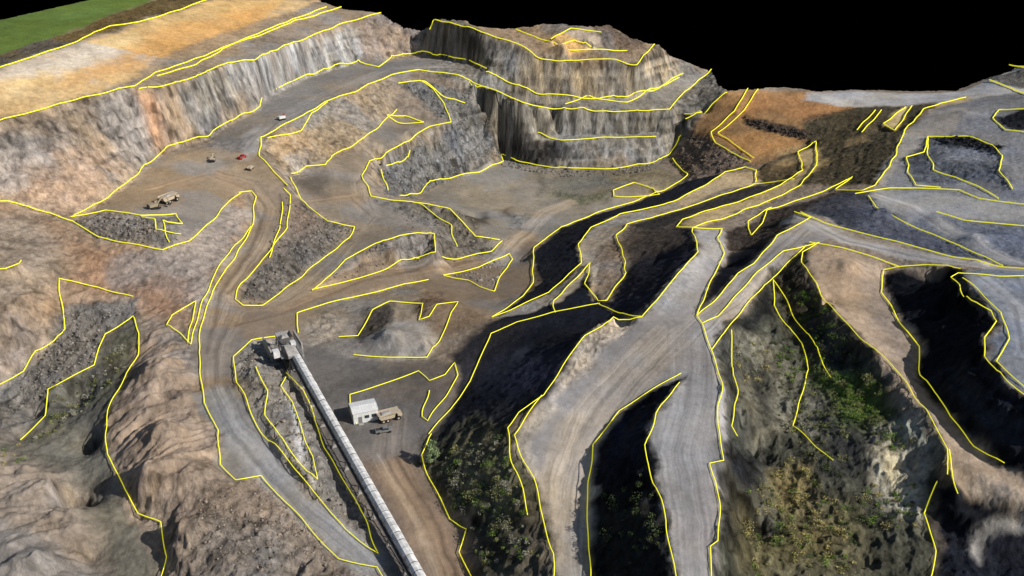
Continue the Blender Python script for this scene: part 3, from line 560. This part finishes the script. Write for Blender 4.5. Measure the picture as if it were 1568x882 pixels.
BUSH=[([(680,690),(760,670),(790,740),(830,860),(740,870),(700,800)],170,(G3,G2,G5,G1)),([(1255,570),(1340,590),(1350,650),(1290,650)],95,(G1,G1,G2)),
([(1125,520),(1175,530),(1180,575),(1130,580)],34,(G4,G5,G2)),([(1130,790),(1210,700),(1300,790),(1310,875),(1140,880)],230,(G2,G4,G4,G3,G1)),
([(1330,640),(1400,660),(1400,700),(1340,680)],30,(G1,G2)),([(80,590),(150,570),(195,510),(200,560),(120,640),(50,680)],80,(G2,G3,G5)),([(-20,690),(40,680),(50,710),(0,730)],10,(G1,G4)),
([(1200,440),(1250,460),(1320,560),(1260,550)],70,(G3,G1,G1)),([(1190,560),(1250,600),(1230,690),(1190,650)],50,(G3,G2,G5)),([(920,760),(990,720),(1020,850),(930,860)],30,(G3,)),([(1180,520),(1240,540),(1300,590),(1200,600)],60,(G1,G3)),
([(1330,740),(1410,740),(1400,830),(1300,800)],50,(G3,G1,G4)),([(1230,600),(1300,660),(1290,740),(1230,700)],45,(G3,G2))]
for poly,n_,cs in BUSH:
    for x,y in inpoly(poly,n_):
        r_=min(.35+rng.exponential(.5),1.9);z=float(gz(x,y));leaves(np.array([x,y,z+r_*.35]),np.array([r_,r_*rng.uniform(.7,1.2),r_*.65]),int(80*r_+20),.14,cs[rng.randint(len(cs))]*rng.uniform(.7,1.2),V,F,Cc)
mass("shrubs",np.concatenate(V),np.concatenate(F),np.concatenate(Cc),M["leaf"])
# ---------------------------------------------------------------- object helpers
def empty(name,x,y,rot=0,z=None,s=1):
    e=bpy.data.objects.new(name,None);scene.collection.objects.link(e);e.location=(x,y,float(gz(x,y)) if z is None else z);e.rotation_euler=(0,0,rot);e.scale=(s,s,s);return e
def part(e,name,bm_,m,bev=.04):
    me=bpy.data.meshes.new(name);bm_.to_mesh(me);bm_.free();o=bpy.data.objects.new(name,me);scene.collection.objects.link(o);o.parent=e;me.materials.append(M[m])
    if bev: q_=o.modifiers.new("b",'BEVEL');q_.width=bev;q_.segments=2
    return o
def box(e,name,c,d,m,rot=(0,0,0),taper=None,bev=.04):
    b_=bmesh.new();bmesh.ops.create_cube(b_,size=1)
    for v in b_.verts:
        if taper and v.co.z>0: v.co.x*=taper[0];v.co.y*=taper[1]
        v.co=Vector((v.co.x*d[0],v.co.y*d[1],v.co.z*d[2]))
    o=part(e,name,b_,m,bev);o.location=c;o.rotation_euler=rot;return o
def cyl(e,name,c,r_,h,m,rot=(0,0,0),r2=None,seg=16):
    b_=bmesh.new();bmesh.ops.create_cone(b_,cap_ends=True,segments=seg,radius1=r_,radius2=r_ if r2 is None else r2,depth=h)
    o=part(e,name,b_,m,0);o.location=c;o.rotation_euler=rot;return o
def beam(e,name,a,b_,w,m):
    a=Vector(a);b_=Vector(b_);d=b_-a;o=box(e,name,(a+b_)/2,(w,w,d.length),m,bev=0);o.rotation_euler=d.to_track_quat('Z','Y').to_euler();return o
# ---- conveyor gallery
a=Vector(P(447,535,7));b_=Vector(P(655,905,1.8));d=b_-a;Lc=math.hypot(d.x,d.y);yaw=math.atan2(d.y,d.x)
cv=empty("conveyor",a.x,a.y,yaw,z=0)
nseg=int(Lc/2.4)
bmr=bmesh.new()
for i in range(nseg):
    x0=i*Lc/nseg;x1=(i+1)*Lc/nseg-.14;z0=a.z+d.z*x0/Lc;z1=a.z+d.z*x1/Lc;jig=random.uniform(-.05,.05);wj=random.uniform(.94,1.04)
    prof=[(-1.15*wj,0),(-1.1*wj,.7),(-.7,1.15),(0,1.32),(.7,1.15),(1.1*wj,.7),(1.15*wj,0)]
    va=[bmr.verts.new((x0,p_[0],z0+p_[1]+jig)) for p_ in prof];vb=[bmr.verts.new((x1,p_[0],z1+p_[1]+jig)) for p_ in prof]
    for k in range(6): bmr.faces.new((va[k],va[k+1],vb[k+1],vb[k]))
part(cv,"belt_cover",bmr,"roof_grey",0)
ang=-math.atan2(d.z,Lc)
box(cv,"deck",(Lc/2,0,(a.z+b_.z)/2-.25),(d.length,2.1,.2),"steel",(0,ang,0),bev=0)
for sy in (-1.3,1.3):
    box(cv,"truss_chord",(Lc/2,sy,(a.z+b_.z)/2-.1),(d.length,.14,.14),"steel",(0,ang,0),bev=0)
    box(cv,"truss_chord_low",(Lc/2,sy,(a.z+b_.z)/2-1.0),(d.length,.14,.14),"steel",(0,ang,0),bev=0)
box(cv,"walkway",(Lc/2,-1.75,(a.z+b_.z)/2-.2),(d.length,.7,.06),"dark_steel",(0,ang,0),bev=0)
for i in range(0,nseg+1):
    x=i*Lc/nseg;z=a.z+d.z*x/Lc
    for sy in (-1.3,1.3): beam(cv,"brace",(x,sy,z-.1),(min(x+Lc/nseg,Lc),sy,z-1.0),.09,"steel")
    if i%4==1:
        wp=Vector((a.x+math.cos(yaw)*x,a.y+math.sin(yaw)*x,0));g=float(gz(wp.x,wp.y))
        for sy in (-1.2,1.2): beam(cv,"trestle_leg",(x,sy,z-1),(x,sy*1.4,g-.5),.22,"steel")
        box(cv,"footing",(x,0,g+.05),(1,4,.5),"concrete")
# ---- crusher
x,y=hit(440,568);cr=empty("crusher_plant",x,y+4,yaw)
box(cr,"base_frame",(0,0,1.5),(7,4.5,3),"dark_steel");box(cr,"crusher_body",(0,0,4.2),(4.5,3.6,2.6),"steel",taper=(.8,.9))
b2=bmesh.new();bmesh.ops.create_cone(b2,cap_ends=False,segments=4,radius1=1.4,radius2=3.0,depth=2.4);part(cr,"hopper",b2,"steel",0).location=(-4,0,6.6)
cr.children[-1].rotation_euler=(0,0,math.pi/4)
box(cr,"rock_load",(-4,0,7.3),(2.8,2.8,.8),"concrete",taper=(.4,.4))
box(cr,"feeder",(-7.5,0,4.6),(7,2.4,1.2),"steel",(0,.12,0));box(cr,"screen_deck",(3.5,0,6.2),(4.5,3,1.2),"concrete",(0,.3,0))
box(cr,"screen_deck_2",(1.2,1.2,7.4),(1.8,1.4,1.1),"roof_grey")
box(cr,"walkway",(0,2.8,5),(9,.9,.1),"steel");box(cr,"walkway_2",(0,-2.8,5),(9,.9,.1),"steel")
for i in range(10): beam(cr,"rail_post",(-4.5+i,3.2,5),(-4.5+i,3.2,6.1),.07,"steel")
beam(cr,"hand_rail",(-4.5,3.2,6.1),(4.5,3.2,6.1),.07,"steel")
for sx in (-9,-6,6): 
    for sy in (-1.4,1.4): beam(cr,"leg",(sx,sy,4.4),(sx,sy*1.2,-1),.25,"steel")
box(cr,"control_cabin",(2,-4.1,5.8),(2.2,1.8,2),"roof_grey");box(cr,"cabin_window",(2,-5.02,6.1),(1.6,.06,.8),"glass",bev=0)
for i in range(12): box(cr,"stair_tread",(4.8+i*.35,2.8,4.8-i*.4),(.35,.9,.05),"steel",bev=0)
cyl(cr,"motor",(2.5,1.9,3.4),.5,1.2,"dusty_paint",(math.pi/2,0,0))
box(cr,"retaining_wall",(-7,4.6,2),(9,.5,5),"concrete");box(cr,"retaining_wall_2",(-7,-4.6,2),(9,.5,5),"concrete")
# ---- site shed
x,y=hit(558,640);sh=empty("site_shed",x,y,math.radians(20))
box(sh,"walls",(0,0,1.7),(6.6,5.2,3.4),"white_sheet")
b2=bmesh.new();pr=[(-2.8,3.38),(0,3.9),(2.8,3.38),(2.8,3.48),(0,4.02),(-2.8,3.48)]
va=[b2.verts.new((-3.5,p_[0],p_[1])) for p_ in pr];vb=[b2.verts.new((3.5,p_[0],p_[1])) for p_ in pr]
for k in range(6): b2.faces.new((va[k],va[(k+1)%6],vb[(k+1)%6],vb[k]))
b2.faces.new(va);b2.faces.new(vb[::-1]);part(sh,"roof",b2,"white_sheet",0)
for k in range(11): beam(sh,"roof_rib",(-3.4+k*.68,-2.8,3.5),(-3.4+k*.68,0,4.04),.05,"roof_grey")
box(sh,"door",(-1.5,-2.63,1.05),(1,.08,2.1),"steel",bev=0)
for wx_ in (.3,2.2): box(sh,"window",(wx_,-2.63,1.8),(1.2,.08,.9),"glass",bev=0)
box(sh,"step",(-1.5,-3.1,.1),(1.4,.9,.2),"concrete")
# ---- vehicles
def truck(u,v,rot,s=1,name="dump_truck",col="tan_paint"):
    x,y=hit(u,v);e=empty(name,x,y,rot,s=s)
    box(e,"chassis",(0,0,1.1),(7.4,1.4,.5),"dark_steel");b2=bmesh.new()
    pr=[(-4.1,2.6),(-3.4,1.5),(1.2,1.5),(1.7,3.1),(3.3,3.3),(3.3,3.45),(-4.1,2.9)]
    va=[b2.verts.new((p_[0],-1.75,p_[1])) for p_ in pr];vb=[b2.verts.new((p_[0],1.75,p_[1])) for p_ in pr]
    for k in range(7): b2.faces.new((va[k],va[(k+1)%7],vb[(k+1)%7],vb[k]))
    b2.faces.new(va[::-1]);b2.faces.new(vb);bmesh.ops.recalc_face_normals(b2,faces=b2.faces);part(e,"dump_body",b2,col)
    for sy in (-1.65,1.65): box(e,"body_side",(-1.2,sy,3.05),(5.6,.2,.7),col)
    box(e,"load",(-1.2,0,3.05),(4.8,2.9,.7),"concrete",taper=(.6,.5))
    box(e,"cab",(2.6,.55,2.5),(1.5,1.5,1.5),col,taper=(.85,.9));box(e,"cab_glass",(3.3,.55,2.75),(.12,1.2,.7),"glass",bev=0);box(e,"hood",(3.3,0,1.7),(1.6,2.6,1),col)
    for wx_ in (-2.6,-1.1,2.6):
        for sy in (-1.4,1.4): cyl(e,"wheel",(wx_,sy,.8),.82,.6,"rubber",(math.pi/2,0,0),seg=20);cyl(e,"hub",(wx_,sy*1.22,.8),.35,.1,col,(math.pi/2,0,0))
def pickup(u,v,rot,col="white_sheet",name="pickup_truck",s=1):
    x,y=hit(u,v);e=empty(name,x,y,rot,s=s)
    box(e,"body",(0,0,.75),(5,1.85,.65),col,bev=.1);box(e,"cabin",(.4,0,1.35),(2.1,1.7,.7),"glass",taper=(.7,.85));box(e,"roof",(.4,0,1.72),(1.45,1.45,.07),col)
    box(e,"tray_floor",(-1.6,0,1.09),(1.6,1.5,.04),"dark_steel",bev=0)
    for sy in (-.85,.85): box(e,"tray_side",(-1.6,sy,1.2),(1.7,.1,.3),col)
    box(e,"tail_gate",(-2.45,0,1.2),(.1,1.7,.3),col)
    for wx_ in (-1.6,1.6):
        for sy in (-.85,.85): cyl(e,"wheel",(wx_,sy,.38),.38,.25,"rubber",(math.pi/2,0,0))
def excavator(u,v,rot,s=1,col="dusty_paint"):
    x,y=hit(u,v);e=empty("excavator",x,y,rot,s=s)
    for sy in (-1.3,1.3):
        box(e,"track",(0,sy,.5),(4.4,.6,.95),"rubber",bev=.3)
    box(e,"undercarriage",(0,0,.6),(2.4,2.2,.5),"dark_steel");cyl(e,"slew_ring",(0,0,1),.9,.4,"dark_steel")
    box(e,"house",(-.8,0,1.9),(3.6,2.8,1.3),col,bev=.12);box(e,"counterweight",(-2.6,0,1.8),(.8,2.8,1.3),"dark_steel",bev=.15)
    box(e,"cab",(1,.85,2.4),(1.5,1.1,1.7),col);box(e,"cab_glass",(1.72,.85,2.6),(.1,.9,1.1),"glass",bev=0)
    beam(e,"boom_lower",(1,-.2,2),(3.4,-.2,4.8),.5,col);beam(e,"boom_upper",(3.4,-.2,4.8),(5.6,-.2,4.2),.45,col);beam(e,"stick",(5.6,-.2,4.4),(6.3,-.2,1.6),.38,col)
    beam(e,"cylinder",(1.4,-.2,2.6),(3,-.2,3.6),.2,"steel")
    b2=bmesh.new();pr=[(5.9,1.7),(6.6,1.6),(7,.7),(6.2,.15),(5.5,.5)];va=[b2.verts.new((p_[0],-.9,p_[1])) for p_ in pr];vb=[b2.verts.new((p_[0],.5,p_[1])) for p_ in pr]
    for k in range(5): b2.faces.new((va[k],va[(k+1)%5],vb[(k+1)%5],vb[k]))
    b2.faces.new(va[::-1]);b2.faces.new(vb);part(e,"bucket",b2,"dark_steel")
truck(597,643,math.radians(25),.8);pickup(588,662,math.radians(15),"steel",s=.9)
excavator(238,320,math.radians(40),.85);truck(260,310,math.radians(60),.95);excavator(326,248,math.radians(100),.6,"tan_paint")
truck(384,260,math.radians(80),.45);pickup(371,243,math.radians(70),"red_paint",s=.9)
x,y=hit(432,184);e=empty("drill_rig",x,y,math.radians(40),s=.8);box(e,"body",(0,0,1.6),(4,2,1.5),"white_sheet",bev=.1);box(e,"cab",(1.6,.6,2.6),(1.1,1,1.3),"red_paint");beam(e,"mast",(2.4,-.4,.3),(2.4,-.4,6.5),.3,"steel")
for sy in (-1,1): box(e,"track",(0,sy,.45),(4,.5,.9),"rubber",bev=.25)
beam(e,"mast_stay",(-1,-.4,2.2),(2.4,-.4,5),.12,"steel")
# ---- tree
x,y=hit(662,710);t=empty("tree",x,y,s=1.05)
for k,(a0,b0,w0,w1) in enumerate([((0,0,-.3),(.2,0,2.2),.28,.2),((.2,0,2.1),(1.2,.3,4.2),.16,.07),((.2,0,2.1),(-1,.4,4),.15,.06),((.2,0,2.0),(.1,-.9,4.4),.14,.06),((.2,0,2.2),(.3,.5,5),.15,.05)]):
    a1=Vector(a0);b1=Vector(b0);dd=b1-a1;b2=bmesh.new();bmesh.ops.create_cone(b2,cap_ends=True,segments=8,radius1=w0,radius2=w1,depth=dd.length)
    o_=part(t,"trunk" if k==0 else "limb_%d"%k,b2,"bark",0);o_.location=(a1+b1)/2;o_.rotation_euler=dd.to_track_quat('Z','Y').to_euler()
V=[];F=[];Cc=[]
for k in range(28):
    th=rng.rand()*6.28;r_=rng.uniform(.3,1.8);leaves(np.array([r_*math.cos(th),r_*math.sin(th),rng.uniform(1.6,5.6)-.3*r_]),np.array([1,1,.75])*rng.uniform(.6,1.05),150,.17,np.array([.24,.31,.15])*rng.uniform(.7,1.3),V,F,Cc)
cr_=mass("crown",np.concatenate(V),np.concatenate(F),np.concatenate(Cc),M["leaf"]);cr_.parent=t
# ---------------------------------------------------------------- black void backdrop (bowl below/behind the survey model)
bmk=bmesh.new();R=1800;N=64
ring=lambda z,r_:[bmk.verts.new((r_*math.cos(6.28318*i/N),300+r_*math.sin(6.28318*i/N),z)) for i in range(N)]
r0=ring(-500,R);r1=ring(260,R)
for i in range(N): bmk.faces.new((r0[i],r0[(i+1)%N],r1[(i+1)%N],r1[i]))
bmk.faces.new(r0)
sm=bpy.data.meshes.new("sky");bmk.to_mesh(sm);bmk.free();so=bpy.data.objects.new("sky",sm);scene.collection.objects.link(so)
m=bpy.data.materials.new("black_sky");m.use_nodes=True;bb=m.node_tree.nodes["Principled BSDF"];bb.inputs["Base Color"].default_value=(0,0,0,1);bb.inputs["Specular IOR Level"].default_value=0;bb.inputs["Roughness"].default_value=1;sm.materials.append(m)
# ---------------------------------------------------------------- light
EL=math.radians(34);az=Vector((.93,-.36,0)).normalized();sd=Vector((az.x*math.cos(EL),az.y*math.cos(EL),math.sin(EL)))
sl=bpy.data.lights.new("sun",'SUN');sl.energy=5.0;sl.angle=math.radians(.5);sl.color=(1,.955,.89);s_o=bpy.data.objects.new("sun",sl);scene.collection.objects.link(s_o)
s_o.rotation_euler=sd.to_track_quat('Z','Y').to_euler()
w=bpy.data.worlds.new("World");scene.world=w;w.use_nodes=True;nt=w.node_tree;sk=nt.nodes.new("ShaderNodeTexSky");sk.sky_type='NISHITA';sk.sun_disc=False;sk.sun_elevation=EL;sk.sun_rotation=math.atan2(sd.x,sd.y)
bg=nt.nodes["Background"];bg.inputs[1].default_value=.08;nt.links.new(sk.outputs[0],bg.inputs[0])
scene.view_settings.view_transform='Standard';scene.view_settings.look='None';scene.view_settings.exposure=0
print("verts",len(co),"rows",NR)
